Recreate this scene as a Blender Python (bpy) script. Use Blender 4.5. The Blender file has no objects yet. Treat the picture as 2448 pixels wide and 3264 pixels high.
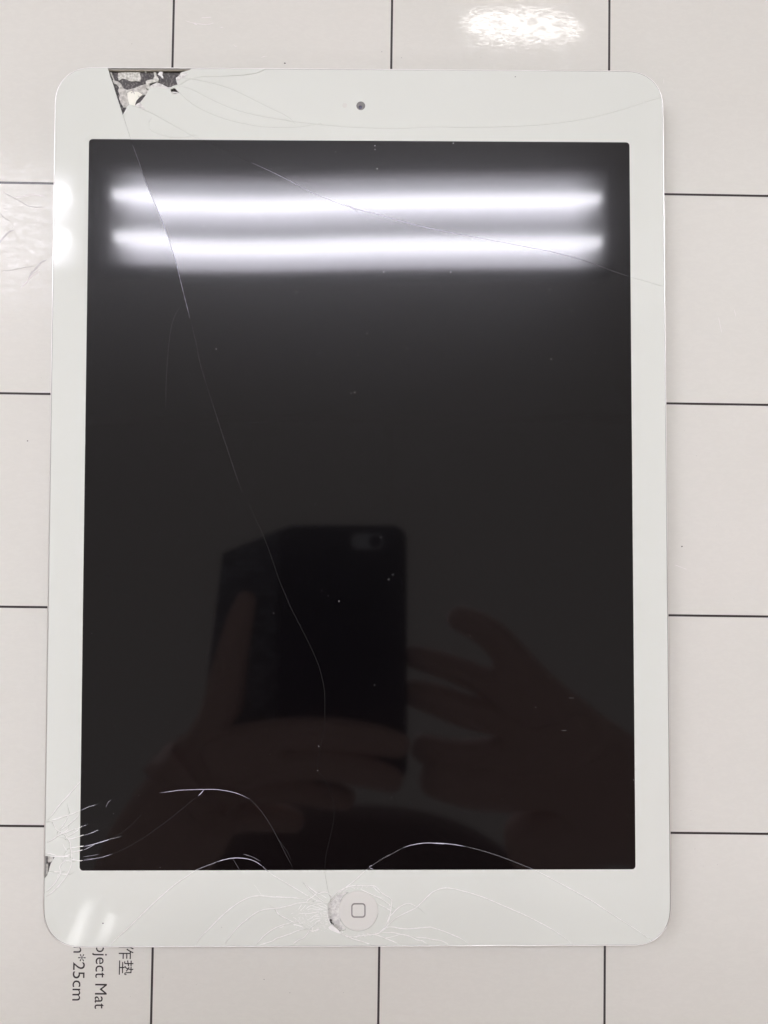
import bpy, bmesh, math, random
from mathutils import Vector, Matrix
from mathutils.geometry import delaunay_2d_cdt
random.seed(7)
S = bpy.context.scene
COL = S.collection
MM = 0.001
R_ = math.radians

# ------------------------------------------------------------------ camera
# phone camera held 235 mm above the glass (solved from the tablet's real size)
GZ = 7.5                                   # height of the glass above the mat, mm
CAM_ROT = (R_(1.949), R_(-0.572), R_(0.076))
CAM_LOC = Vector((4.377, -11.204, 235.07 + GZ))
FPX, CX, CY = 2767.0, 1224.0, 1632.0       # focal length and centre in photo pixels
cam_d = bpy.data.cameras.new('camera')
cam = bpy.data.objects.new('camera', cam_d); COL.objects.link(cam)
RM = (Matrix.Rotation(CAM_ROT[2], 3, 'Z') @ Matrix.Rotation(CAM_ROT[1], 3, 'Y') @ Matrix.Rotation(CAM_ROT[0], 3, 'X'))
cam.matrix_world = Matrix.Translation(CAM_LOC * MM) @ RM.to_4x4()
cam_d.sensor_fit = 'VERTICAL'
cam_d.angle = 2 * math.atan(CY / FPX)
cam_d.clip_start = 0.005; cam_d.clip_end = 20
S.camera = cam

# ------------------------------------------------------------------ world, exposure
W = bpy.data.worlds.new('World'); S.world = W; W.use_nodes = True
bg = W.node_tree.nodes['Background']
bg.inputs[0].default_value = (1.0, 0.905, 0.865, 1); bg.inputs[1].default_value = 0.44   # pale room and ceiling
S.view_settings.view_transform = 'Standard'; S.view_settings.look = 'None'
S.view_settings.exposure = 0.12; S.view_settings.gamma = 1.0
S.cycles.use_denoising = True
S.cycles.max_bounces = 6
S.cycles.sample_clamp_indirect = 6.0

def at(u, v, z=0.0):
    """point (mm) on the plane z above the glass that the photo shows at pixel u, v"""
    d = RM @ Vector(((u - CX) / FPX, -(v - CY) / FPX, -1.0))
    t = (z + GZ - CAM_LOC.z) / d.z
    return CAM_LOC + d * t

def mirrored(u, v, h, base=0.0):
    """point (mm) at height h above the glass whose reflection in the glass is seen at u, v"""
    p = at(u, v, base)
    d = (p - CAM_LOC).normalized(); d.z = -d.z
    return p + d * ((h - base) / d.z)

# ------------------------------------------------------------------ materials
def mat(name, col, rough=0.5, metal=0.0, coat=0.0, coat_rough=0.03, spec=0.5, emit=0.0, ecol=None):
    m = bpy.data.materials.new(name); m.use_nodes = True
    b = m.node_tree.nodes['Principled BSDF']
    b.inputs['Base Color'].default_value = (*col, 1)
    b.inputs['Roughness'].default_value = rough
    b.inputs['Metallic'].default_value = metal
    b.inputs['Coat Weight'].default_value = coat
    b.inputs['Coat Roughness'].default_value = coat_rough
    b.inputs['Specular IOR Level'].default_value = spec
    if emit:
        b.inputs['Emission Color'].default_value = (*(ecol or col), 1)
        b.inputs['Emission Strength'].default_value = emit
    return m

def nodes(m):
    return m.node_tree.nodes, m.node_tree.links, m.node_tree.nodes['Principled BSDF']

def add_noise(m, scale, dark, light, detail=4.0, stretch=(1, 1, 1), lo=0.35, hi=0.65):
    N, L, b = nodes(m)
    tc = N.new('ShaderNodeTexCoord'); mp = N.new('ShaderNodeMapping'); mp.inputs['Scale'].default_value = stretch
    n = N.new('ShaderNodeTexNoise'); n.inputs['Scale'].default_value = scale; n.inputs['Detail'].default_value = detail
    r = N.new('ShaderNodeValToRGB')
    r.color_ramp.elements[0].position = lo; r.color_ramp.elements[0].color = (*dark, 1)
    r.color_ramp.elements[1].position = hi; r.color_ramp.elements[1].color = (*light, 1)
    L.new(tc.outputs['Object'], mp.inputs[0]); L.new(mp.outputs[0], n.inputs['Vector'])
    L.new(n.outputs[0], r.inputs[0]); L.new(r.outputs[0], b.inputs['Base Color'])
    return n

def add_bump(m, scale, dist, detail=4.0, stretch=(1, 1, 1), strength=1.0, coat=False, rough=0.5):
    N, L, b = nodes(m)
    tc = N.new('ShaderNodeTexCoord'); mp = N.new('ShaderNodeMapping'); mp.inputs['Scale'].default_value = stretch
    n = N.new('ShaderNodeTexNoise'); n.inputs['Scale'].default_value = scale; n.inputs['Detail'].default_value = detail
    n.inputs['Roughness'].default_value = rough
    u = N.new('ShaderNodeBump'); u.inputs['Distance'].default_value = dist; u.inputs['Strength'].default_value = strength
    L.new(tc.outputs['Object'], mp.inputs[0]); L.new(mp.outputs[0], n.inputs['Vector'])
    L.new(n.outputs[0], u.inputs['Height'])
    L.new(u.outputs[0], b.inputs['Coat Normal' if coat else 'Normal'])
    return u

# white paint under glossy glass
M_bezel = mat('white_bezel_glass', (0.766, 0.796, 0.735), rough=0.9, coat=1.0, coat_rough=0.05, spec=0.0)
# black display under the same glass, with a faint greasy film that spreads bright lights
M_black = mat('black_display_glass', (0.0016, 0.0012, 0.0018), rough=0.25, coat=1.0, coat_rough=0.052, spec=0.085)
M_black.node_tree.nodes['Principled BSDF'].inputs['Coat IOR'].default_value = 1.42
# printed plastic mat film: satin body, thin wrinkled glossy film
M_mat = mat('mat_film', (0.738, 0.744, 0.680), rough=0.6, coat=0.5, coat_rough=0.022, spec=0.2)
M_print = mat('black_print', (0.030, 0.023, 0.023), rough=0.5, coat=0.5, coat_rough=0.10, spec=0.3)
M_alu = mat('aluminium', (0.56, 0.545, 0.53), rough=0.3, metal=1.0)
M_chamfer = mat('polished_chamfer', (0.95, 0.94, 0.91), rough=0.3, metal=1.0)
M_gasket = mat('grey_gasket', (0.42, 0.42, 0.40), rough=0.6)
M_crack_w = mat('crack_white', (0.97, 0.97, 0.94), rough=0.35, spec=0.5)  # near-white colour stands in for the glint of a broken edge
M_crack = {k: mat('crack_glint_' + n, c, rough=0.25, spec=0.6) for k, n, c in (
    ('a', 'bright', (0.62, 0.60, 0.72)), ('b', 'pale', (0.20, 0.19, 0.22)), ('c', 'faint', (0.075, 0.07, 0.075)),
    ('d', 'trace', (0.018, 0.017, 0.018)))}  # one glass in four tones: how strongly a crack glints is painted
M_dark_cav = mat('scratched_adhesive', (0.07, 0.06, 0.06), rough=0.5)
M_foil = mat('white_foil', (0.66, 0.66, 0.60), rough=0.55)
M_foil_b = mat('bright_plastic', (0.93, 0.93, 0.82), rough=0.5)
M_foil_g = mat('grey_foil', (0.50, 0.47, 0.44), rough=0.6)
M_hole = mat('dark_hole', (0.045, 0.038, 0.038), rough=0.6)
M_olive = mat('olive_edge', (0.27, 0.25, 0.19), rough=0.4)
M_button = mat('white_button', (0.77, 0.77, 0.72), rough=0.5, coat=0.6, coat_rough=0.15)
M_icon = mat('grey_icon', (0.27, 0.26, 0.24), rough=0.5)
M_chip = mat('glass_chip_white', (0.93, 0.93, 0.90), rough=0.4, spec=0.6)
M_fross = mat('crushed_glass', (0.72, 0.715, 0.685), rough=0.45)
M_dust = mat('dust', (0.55, 0.55, 0.55), rough=0.9)
M_ddust = mat('dark_dust', (0.10, 0.09, 0.09), rough=0.9)
M_lensrim = mat('camera_window', (0.13, 0.125, 0.115), rough=0.4, coat=1.0, coat_rough=0.03)
M_lens = mat('camera_lens', (0.035, 0.03, 0.07), rough=0.2, coat=1.0)
M_sensor = mat('sensor_tint', (0.74, 0.745, 0.69), rough=0.9, coat=1.0, coat_rough=0.03, spec=0.0)
M_scuff_glint = mat('scuff_glint', (0.90, 0.87, 0.85), rough=0.3, coat=0.5)
M_crease = mat('crease', (0.60, 0.585, 0.565), rough=0.5)
add_noise(M_dark_cav, 2200, (0.03, 0.025, 0.024), (0.26, 0.24, 0.22), 6, (1.0, 0.7, 1), 0.48, 0.78)
add_noise(M_foil, 1500, (0.42, 0.42, 0.36), (0.80, 0.80, 0.74), 5)
add_noise(M_foil_g, 1200, (0.40, 0.39, 0.35), (0.72, 0.71, 0.66), 5)
add_noise(M_fross, 1500, (0.60, 0.59, 0.57), (0.84, 0.84, 0.80), 6, (1, 1, 1), 0.36, 0.60)
add_bump(M_fross, 1800, 0.0003, 4)
add_bump(M_alu, 3000, 0.00001, 2)
add_bump(M_chip, 2500, 0.0002, 3)

FILM = (0.0000065, 0.000060)
def mat_film_nodes(m, film_w):
    N, L, b = nodes(m)
    tc = N.new('ShaderNodeTexCoord')
    # fine crinkles in the film; the left side is worn and far more crinkled
    n1 = N.new('ShaderNodeTexNoise'); n1.inputs['Scale'].default_value = 1000; n1.inputs['Detail'].default_value = 2.2
    n1.inputs['Roughness'].default_value = 0.55; n1.inputs['Distortion'].default_value = 0.9
    mp = N.new('ShaderNodeMapping'); mp.inputs['Scale'].default_value = (0.6, 1, 1); mp.inputs['Rotation'].default_value = (0, 0, 0.3)
    L.new(tc.outputs['Object'], mp.inputs[0]); L.new(mp.outputs[0], n1.inputs['Vector'])
    u = N.new('ShaderNodeBump'); u.inputs['Distance'].default_value = 1.0
    g = N.new('ShaderNodeVectorMath'); g.operation = 'DISTANCE'; g.inputs[1].default_value = (-0.105, 0.066, 0)
    L.new(tc.outputs['Object'], g.inputs[0])
    mr = N.new('ShaderNodeMapRange'); mr.interpolation_type = 'SMOOTHSTEP'
    mr.inputs['From Min'].default_value = 0.02; mr.inputs['From Max'].default_value = 0.05
    mr.inputs['To Min'].default_value = FILM[1]; mr.inputs['To Max'].default_value = FILM[0]
    L.new(g.outputs['Value'], mr.inputs['Value'])
    mu = N.new('ShaderNodeMath'); mu.operation = 'MULTIPLY'
    L.new(n1.outputs[0], mu.inputs[0]); L.new(mr.outputs[0], mu.inputs[1]); L.new(mu.outputs[0], u.inputs['Height'])
    L.new(u.outputs[0], b.inputs['Coat Normal'])
    # the gloss is worn off in small patches
    n3 = N.new('ShaderNodeTexNoise'); n3.inputs['Scale'].default_value = 620; n3.inputs['Detail'].default_value = 5; n3.inputs['Distortion'].default_value = 1.2
    mp3 = N.new('ShaderNodeMapping'); mp3.inputs['Scale'].default_value = (0.55, 1.3, 1)
    L.new(tc.outputs['Object'], mp3.inputs[0]); L.new(mp3.outputs[0], n3.inputs['Vector'])
    m3 = N.new('ShaderNodeMapRange'); m3.inputs['From Min'].default_value = 0.40; m3.inputs['From Max'].default_value = 0.56
    m3.inputs['To Min'].default_value = 0.10; m3.inputs['To Max'].default_value = 0.5
    L.new(n3.outputs[0], m3.inputs['Value']); L.new(m3.outputs[0], b.inputs['Coat Weight'])
    # a slight pinkish mottling in the base colour
    n2 = N.new('ShaderNodeTexNoise'); n2.inputs['Scale'].default_value = 14; n2.inputs['Detail'].default_value = 3
    L.new(tc.outputs['Object'], n2.inputs['Vector'])
    mx = N.new('ShaderNodeMix'); mx.data_type = 'RGBA'
    base = b.inputs['Base Color'].default_value
    mx.inputs['A'].default_value = tuple(c * 0.975 for c in base[:3]) + (1,)
    mx.inputs['B'].default_value = (min(base[0] * 1.03, 1), base[1] * 1.0, base[2] * 1.005, 1)
    L.new(n2.outputs[0], mx.inputs['Factor']); L.new(mx.outputs['Result'], b.inputs['Base Color'])
mat_film_nodes(M_mat, 0.5)

# ------------------------------------------------------------------ helpers
def tag(o, label=None, cat=None, group=None, kind=None):
    if label: o['label'] = label
    if cat: o['category'] = cat
    if group: o['group'] = group
    if kind: o['kind'] = kind
    return o

def empty(name, label, cat, loc=(0, 0, 0)):
    o = bpy.data.objects.new(name, None); COL.objects.link(o)
    o.location = Vector(loc) * MM; o.empty_display_size = 0.01
    return tag(o, label, cat)

def link(name, bm, m, parent=None, smooth=False, kind=None):
    """bm is in mm, world coordinates; links it as ONE mesh object"""
    me = bpy.data.meshes.new(name)
    off = (parent_world(parent) if parent else Vector((0, 0, 0)))
    for v in bm.verts: v.co = v.co * MM - off
    bm.normal_update(); bm.to_mesh(me); bm.free()
    for x in (m if isinstance(m, (list, tuple)) else [m]): me.materials.append(x)
    if smooth:
        me.polygons.foreach_set('use_smooth', [True] * len(me.polygons))
    o = bpy.data.objects.new(name, me); COL.objects.link(o)
    if parent: o.parent = parent
    if kind: o['kind'] = kind
    return o

def parent_world(p):
    v = Vector((0, 0, 0))
    while p:
        v = v + p.location; p = p.parent
    return v

def smooth_line(pts, step=0.8):
    """Catmull-Rom through 2D/3D points (mm)"""
    if len(pts) < 3:
        a, b = pts[0], pts[-1]; n = max(2, int((b - a).length / step))
        return [a.lerp(b, i / n) for i in range(n + 1)]
    P = [pts[0] * 2 - pts[1]] + list(pts) + [pts[-1] * 2 - pts[-2]]
    out = []
    for i in range(1, len(P) - 2):
        a, b, c, d = P[i - 1:i + 3]
        n = max(1, int((c - b).length / step))
        for k in range(n):
            t = k / n
            out.append(0.5 * ((2 * b) + (c - a) * t + (2 * a - 5 * b + 4 * c - d) * t * t + (3 * b - a - 3 * c + d) * t ** 3))
    out.append(P[-2])
    return out

def rrect(hx, hy, r, n=14, cx=0, cy=0, sq=2.25):
    """rounded rectangle, slightly squircle corners"""
    pts = []
    for sx, sy, a0 in ((1, 1, 0), (-1, 1, 90), (-1, -1, 180), (1, -1, 270)):
        for k in range(n + 1):
            a = R_(a0 + 90 * k / n); c, s = math.cos(a), math.sin(a)
            ex = math.copysign(abs(c) ** (2 / sq), c) * r; ey = math.copysign(abs(s) ** (2 / sq), s) * r
            pts.append(Vector((cx + sx * (hx - r) + ex, cy + sy * (hy - r) + ey)))
    return pts

def loft(bm, loops, close_first=False, close_last=False, mats=None):
    rings = [[bm.verts.new(p) for p in lp] for lp in loops]
    n = len(rings[0])
    for i in range(len(rings) - 1):
        for k in range(n):
            f = bm.faces.new((rings[i][k], rings[i][(k + 1) % n], rings[i + 1][(k + 1) % n], rings[i + 1][k]))
            if mats: f.material_index = mats[i]
    if close_first: bm.faces.new(rings[0][::-1])
    if close_last: bm.faces.new(rings[-1])
    return rings

def prism(bm, poly, z0, z1, jitter=0.0):
    """polygon (mm, 2D) raised from z0 to z1"""
    a = sum(p.x * q.y - q.x * p.y for p, q in zip(poly, poly[1:] + poly[:1]))
    if a < 0: poly = poly[::-1]
    lo = [bm.verts.new((p.x, p.y, z0)) for p in poly]
    hi = [bm.verts.new((p.x, p.y, z1 + random.uniform(-jitter, jitter))) for p in poly]
    n = len(poly)
    f = bm.faces.new(hi)
    for k in range(n): bm.faces.new((lo[k], lo[(k + 1) % n], hi[(k + 1) % n], hi[k]))
    bmesh.ops.triangulate(bm, faces=[f])

def ridge(bm, pts, w, h, z, taper=True, jag=0.0, seg_w=None):
    """thin roof-shaped line: two slopes, mm"""
    n = len(pts); prev = None
    for i, p in enumerate(pts):
        a = pts[max(i - 1, 0)]; b = pts[min(i + 1, n - 1)]
        t = Vector((b.x - a.x, b.y - a.y))
        if t.length < 1e-9: continue
        t.normalize(); nrm = Vector((-t.y, t.x))
        s = i / max(n - 1, 1)
        k = min(1, min(s, 1 - s) * 7 + 0.18) if taper else 1
        k *= 1 + random.uniform(-jag, jag)
        q = Vector((p.x, p.y)) + nrm * random.uniform(-jag, jag) * w * 0.4
        l = q + nrm * w * 0.5 * k; r = q - nrm * w * 0.5 * k
        zz = z + (ZF(q.x, q.y) if USE_ZF[0] else 0)
        cur = [bm.verts.new((l.x, l.y, zz)), bm.verts.new((q.x, q.y, zz + h * k)), bm.verts.new((r.x, r.y, zz))]
        if prev:
            bm.faces.new((prev[0], prev[1], cur[1], cur[0])); bm.faces.new((prev[1], prev[2], cur[2], cur[1]))
        prev = cur
USE_ZF = [False]
ZF = lambda x, y: 0.0

# ------------------------------------------------------------------ ceiling lights (seen in the glass and in the mat film, with added ones)
H_LIGHT = 1860.0
def emission_trough():
    """reflector of a twin tube fitting: the light it throws down falls off from each tube"""
    m = bpy.data.materials.new('lit_reflector'); m.use_nodes = True
    N, L = m.node_tree.nodes, m.node_tree.links; b = N['Principled BSDF']
    b.inputs['Base Color'].default_value = (0.8, 0.8, 0.8, 1); b.inputs['Roughness'].default_value = 0.4
    tc = N.new('ShaderNodeTexCoord'); sx = N.new('ShaderNodeSeparateXYZ'); L.new(tc.outputs['UV'], sx.inputs[0])
    r = N.new('ShaderNodeValToRGB'); e = r.color_ramp.elements
    prof = [(0.0, .24), (0.10, .34), (0.17, .55), (0.215, .95), (0.30, 1.0), (0.345, .85), (0.37, .62), (0.48, .48), (0.508, .27), (0.535, .17),
            (0.59, .20), (0.645, .45), (0.68, .95), (0.78, 1.0), (0.83, .78), (0.86, .60), (1.0, .56)]
    while len(e) < len(prof): e.new(0.5)
    for k, (p, v) in enumerate(prof): e[k].position = p; e[k].color = (v, v, v, 1)
    L.new(sx.outputs['Y'], r.inputs[0])
    # the ends of the tubes give less light
    w = N.new('ShaderNodeMath'); w.operation = 'PINGPONG'; w.inputs[1].default_value = 0.5; L.new(sx.outputs['X'], w.inputs[0])
    mr = N.new('ShaderNodeMapRange'); mr.interpolation_type = 'SMOOTHSTEP'
    mr.inputs['From Min'].default_value = 0.0; mr.inputs['From Max'].default_value = 0.075
    L.new(w.outputs[0], mr.inputs['Value'])
    mu = N.new('ShaderNodeMath'); mu.operation = 'MULTIPLY'; L.new(r.outputs[0], mu.inputs[0]); L.new(mr.outputs[0], mu.inputs[1])
    m2 = N.new('ShaderNodeMath'); m2.operation = 'MULTIPLY'; m2.inputs[1].default_value = 17.0; L.new(mu.outputs[0], m2.inputs[0])
    b.inputs['Emission Color'].default_value = (0.90, 0.88, 1.0, 1)
    L.new(m2.outputs[0], b.inputs['Emission Strength'])
    return m
M_trough = emission_trough()
M_tube = mat('lit_tube', (0.9, 0.9, 1.0), emit=32.0, ecol=(0.95, 0.94, 1.0))
M_housing = mat('light_housing', (0.30, 0.28, 0.28), rough=0.5)
M_cap = mat('tube_cap', (0.45, 0.43, 0.42), rough=0.4)

def ceiling_light(label, corners, tubes, group='ceiling lights'):
    """corners: TL, TR, BR, BL of the lit opening (mm, world); tubes: list of (end, end)"""
    c = sum(corners, Vector((0, 0, 0))) / 4
    root = empty('ceiling_light', label, 'ceiling light', c); root['group'] = group
    TL, TR, BR, BL = corners
    me_bm = bmesh.new(); uv = me_bm.loops.layers.uv.new('UVMap')
    up = Vector((0, 0, 22))
    f = me_bm.faces.new([me_bm.verts.new(p + up) for p in (TL, TR, BR, BL)])
    for l, t in zip(f.loops, ((0, 0), (1, 0), (1, 1), (0, 1))): l[uv].uv = t
    if f.normal.z > 0: pass
    link('reflector', me_bm, M_trough, root)
    # housing: four rails and a back
    bm = bmesh.new()
    ex = (TR - TL).normalized(); ey = (TL - BL).normalized()
    def ring(o, z): return [p + ex * sx * o + ey * sy * o + Vector((0, 0, z)) for p, sx, sy in ((TL, -1, 1), (TR, 1, 1), (BR, 1, -1), (BL, -1, -1))]
    loft(bm, [ring(1, 20), ring(1, 0), ring(14, 0), ring(14, 60)], close_last=True)
    link('housing', bm, M_housing, root)
    for a, b in tubes:
        d = (b - a).normalized(); s = d.cross(Vector((0, 0, 1))).normalized(); z = Vector((0, 0, 1))
        def circ(p, r): return [p + (s * math.cos(t * math.pi / 6) + z * math.sin(t * math.pi / 6)) * r for t in range(12)]
        bm = bmesh.new(); loft(bm, [circ(a, 11.5), circ(b, 11.5)], True, True)
        t_o = link('tube', bm, M_tube, root, smooth=False)
        for p, q in ((a, -1), (b, 1)):
            bm = bmesh.new(); loft(bm, [circ(p, 12.5), circ(p + d * q * 12, 12.5)], True, True)
            link('cap', bm, M_cap, t_o)
    return root

def lightpt(u, v, base=0.0): return mirrored(u, v, H_LIGHT, base)
tw = ceiling_light('long twin tube ceiling light mirrored across the black screen',
                   [lightpt(338, 556), lightpt(1932, 553), lightpt(1936, 853), lightpt(340, 858)],
                   [(lightpt(362, 640), lightpt(1912, 636)), (lightpt(370, 777), lightpt(1915, 775))])
ceiling_light('twin tube ceiling light mirrored at the left edge of the white bezel',
              [lightpt(-1358, 566), lightpt(255, 556), lightpt(257, 858), lightpt(-1358, 868)],
              [(lightpt(-1338, 640), lightpt(222, 630)), (lightpt(-1338, 780), lightpt(226, 772))])

def wl(x, y): return Vector((x, y, H_LIGHT + GZ))
ceiling_light('unseen twin tube ceiling light added as fill behind the photographer',
              [wl(-610, -1950), wl(610, -1950), wl(610, -2180), wl(-610, -2180)],
              [(wl(-590, -2012), wl(590, -2012)), (wl(-590, -2118), wl(590, -2118))])  # unseen fitting, added to lift the dim lower end of the mat

def ceiling_bar(label, a, b, w=1.7):
    a = lightpt(*a); b = lightpt(*b); d = (b - a).normalized(); n = Vector((-d.y, d.x, 0)) * w; u = Vector((0, 0, 12))
    bm = bmesh.new(); loft(bm, [[a - n, a + n, a + n + u, a - n + u], [b - n, b + n, b + n + u, b - n + u]], True, True)
    tag(link('ceiling_runner', bm, M_runner), label, 'ceiling runner')
M_runner = mat('runner', (0.85, 0.80, 0.77), rough=0.6)
ceiling_bar('thin ceiling runner mirrored as a faint line straight across the screen', (-300, 1338), (2900, 1330))
ceiling_bar('thin ceiling runner mirrored as a faint line down to the phone', (1243, 1340), (1250, 3300))

def small_lamp(name, label, quad, strength, col):
    c = sum(quad, Vector((0, 0, 0))) / 4
    root = empty(name, label, 'lamp', c)
    e = mat('lit_lamp_face', col, emit=strength, ecol=col)
    bm = bmesh.new(); bm.faces.new([bm.verts.new(p) for p in quad]); link('lamp_face', bm, e, root)
    bm = bmesh.new()
    loft(bm, [[p + (p - c).normalized() * 3 + Vector((0, 0, -2)) for p in quad], [p + (p - c).normalized() * 10 + Vector((0, 0, -2)) for p in quad],
              [p + (p - c).normalized() * 10 + Vector((0, 0, 40)) for p in quad]], close_last=True)
    link('housing', bm, M_housing, root)
    return root
def lq(pts, base=0.0): return [lightpt(u, v, base) for u, v in pts]
small_lamp('panel_lamp', 'small bright panel lamp mirrored in the glossy mat above the tablet',
           lq([(1475, 52), (1530, 32), (1640, 26), (1745, 30), (1800, 52), (1862, 84), (1850, 116), (1790, 136), (1660, 134), (1560, 130), (1500, 108), (1478, 84)], -GZ), 26.0, (1.0, 0.96, 0.93))  # face outline shaped to the glare patch it leaves on the mat

small_lamp('streak_glow', 'left of two glowing strips added for the streaks in the lower left bezel corner',
           lq([(262, 2888), (298, 2868), (252, 3025), (200, 3025)]), 5.5, (1.0, 1.0, 1.0))  # this strip and the next are added to draw the corner light streaks
small_lamp('streak_glow', 'right of two glowing strips added for the streaks in the lower left bezel corner',
           lq([(345, 2895), (380, 2885), (362, 2960), (305, 3025)]), 5.5, (1.0, 1.0, 1.0))

# ------------------------------------------------------------------ the glass: outline, screen, cracks
def V(x0, y0, s, pts): return [(x0 + x / s, y0 + y / s) for x, y in pts]
def vA(p): return V(120, 160, 2.07375, p)
def vA2(p): return V(320, 200, 5.53, p)
def vB(p): return V(540, 200, 4.1475, p)
def vC(p): return V(900, 180, 2.07375, p)
def vD(p): return V(1600, 180, 2.5922, p)
def vE(p): return V(100, 2440, 2.765, p)
def vF(p): return V(600, 2700, 2.07375, p)
def vG(p): return V(1300, 2640, 1.8433, p)
def vH(p): return V(960, 2740, 4.608, p)
def vI(p): return V(120, 2440, 4.8088, p)
def vJ(p): return V(240, 500, 1.659, p)
def vK(p): return V(1100, 500, 1.659, p)
def vL(p): return V(500, 1600, 1.659, p)
def vM(p): return V(880, 2800, 8.295, p)
def vN(p): return V(120, 2560, 6.506, p)
def vO(p): return V(0, 540, 4.808, p)
def vP(p): return V(1160, 2800, 8.295, p)
def vQ(p): return V(1200, 1800, 1.8433, p)
def to_mm(px, z=0.0):
    out = []
    for u, v in px:
        q = at(u, v, z); out.append(Vector((q.x, q.y)))
    return out

GHX, GHY, GR = 83.45, 118.75, 10.2
BEV_W, BEV_D = 0.11, 0.14          # half width and depth of a break
OUT = rrect(GHX, GHY, GR, 12)
sc_px = [(283, 444.5), (2008.2, 454.3), (2025.9, 2769.1), (252.3, 2775.6)]
SHX, SHY = 74.25, 98.9
SCR = rrect(SHX, SHY, 0.95, 4, sq=2.0)

# (points in photo pixels, structural?, white-side width mm, black-side class)
C = []
def crack(pts, w=0.22, cls='c', structural=True, ext=0.5, h=0.05, white=True):
    C.append(dict(px=pts, w=w, cls=cls, st=structural, ext=ext, h=h, white=white))
# long crack down the screen
crack(vA([(545, 370), (565, 430), (590, 510), (608, 565), (625, 620), (675, 755)]) + vJ([(360, 100), (395, 190), (440, 290), (470, 370), (505, 470), (530, 550), (550, 630), (580, 750), (600, 830), (640, 990), (680, 1160)])
      + vL([(430, -110), (485, 0), (520, 85), (560, 170), (605, 290), (650, 420), (700, 540), (760, 660), (820, 780), (860, 880), (885, 990), (888, 1100), (885, 1180), (868, 1280), (853, 1360), (850, 1420), (880, 1460), (915, 1520), (935, 1600), (935, 1680), (915, 1780), (895, 1860), (888, 1940)])
      + vF([(900, 150), (908, 200), (925, 290), (940, 340)]), w=0.13, cls='L', h=0.04, white=False)
# crack across the upper right of the screen
crack(vA([(640, 372), (705, 395), (770, 425), (860, 475), (960, 530), (1030, 570), (1105, 600), (1280, 680), (1370, 725)])
      + vJ([(920, 25), (1040, 80), (1140, 130), (1240, 185), (1350, 230), (1480, 280)])
      + vK([(0, 250), (60, 275), (190, 310), (330, 350), (480, 385), (700, 428), (900, 465), (1080, 500), (1200, 530), (1300, 560), (1400, 598), (1509, 635), (1580, 655), (1690, 688)]), w=0.14, cls='R', h=0.04, white=False)
crack(vA([(737, 480), (742, 525), (790, 550), (860, 570), (930, 577), (990, 572), (1030, 562)]), w=0.15, white=False)
crack(vB([(60, 300), (170, 310), (250, 335), (350, 380), (450, 435), (560, 490), (700, 555), (850, 615), (1000, 660), (1200, 705), (1400, 740), (1560, 765)])
      + vC([(60, 430), (200, 445), (340, 460), (480, 470), (600, 475), (720, 479), (850, 475), (1000, 468), (1200, 470), (1400, 468)])
      + vD([(0, 582), (200, 575), (330, 567), (500, 548), (700, 515), (880, 472), (1050, 423), (1200, 372), (1345, 328)]), w=0.16, white=False)
crack(vB([(130, 395), (200, 470), (300, 545), (400, 605), (520, 665), (650, 715), (800, 765), (1000, 810), (1200, 845), (1400, 858)]) + vC([(0, 472), (80, 470), (150, 462), (200, 452), (240, 446)]), w=0.16, white=False)
crack(vB([(90, 185), (170, 195), (260, 210), (330, 222), (450, 245), (600, 280), (750, 325), (900, 385), (1050, 460), (1200, 535), (1350, 610), (1500, 680), (1600, 745), (1625, 775)]), w=0.16, white=False)
crack(vB([(110, 300), (165, 275), (230, 232), (310, 205), (420, 185), (600, 183), (800, 175), (1000, 162), (1120, 145), (1200, 120), (1250, 92)]), w=0.16, white=False)
# lower left corner
crack(vE([(122, 500), (180, 440), (250, 350), (340, 250), (437, 138)]), w=0.30)
crack(vE([(122, 503), (200, 480), (280, 455), (370, 425), (435, 397), (490, 370), (570, 345)]), w=0.28, cls='b')
crack(vN([(125, 410), (240, 396), (300, 388), (330, 450), (385, 545), (450, 590), (540, 640), (590, 710), (640, 765), (670, 850), (680, 950), (697, 1050), (692, 1150), (706, 1210)]), w=0.26)
crack(vN([(645, 240), (620, 310), (570, 400), (520, 470), (480, 530)]), w=0.24)
crack(vN([(868, 205), (820, 290), (740, 370), (640, 450), (560, 505), (440, 580)]), w=0.26)
crack(vN([(115, 838), (220, 805), (320, 750), (400, 695), (480, 650), (540, 620), (620, 560), (640, 490)]), w=0.30)
crack(vN([(540, 640), (640, 590), (760, 550), (870, 515), (930, 485), (1010, 450)]), w=0.28, cls='b')
crack(vN([(590, 708), (680, 665), (760, 620), (820, 580), (862, 530)]), w=0.28)
crack(vN([(620, 755), (740, 735), (870, 695), (960, 665)]) + vI([(780, 1050), (900, 1005)]), w=0.30, cls='b')
crack(vI([(490, 1272), (640, 1250), (780, 1225), (900, 1195), (1000, 1165), (1090, 1138)]), w=0.32, cls='a')
crack(vI([(1090, 1138), (1240, 1060), (1380, 960), (1470, 880), (1600, 740)]), w=0.10, cls='d', structural=False)
crack(vI([(505, 1337), (640, 1312), (740, 1280), (830, 1235), (905, 1192)]), w=0.28, cls='b')
crack(vI([(515, 1440), (640, 1465), (750, 1450), (880, 1428), (1000, 1402), (1150, 1355)]), w=0.26, cls='b', structural=False)
crack(vI([(1150, 1355), (1280, 1305), (1450, 1215), (1635, 1100)]) + vE([(980, 645), (1100, 560), (1220, 470), (1380, 340), (1470, 265)]), w=0.12, cls='d', structural=False)
crack(vE([(1470, 268), (1500, 240), (1520, 211)]), w=0.26, cls='a', structural=False)
crack(vE([(1130, 242), (1300, 218)]) + vL([(120, 1524), (250, 1520), (330, 1522), (420, 1540), (490, 1570)]), w=0.20, cls='a', structural=False)
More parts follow.
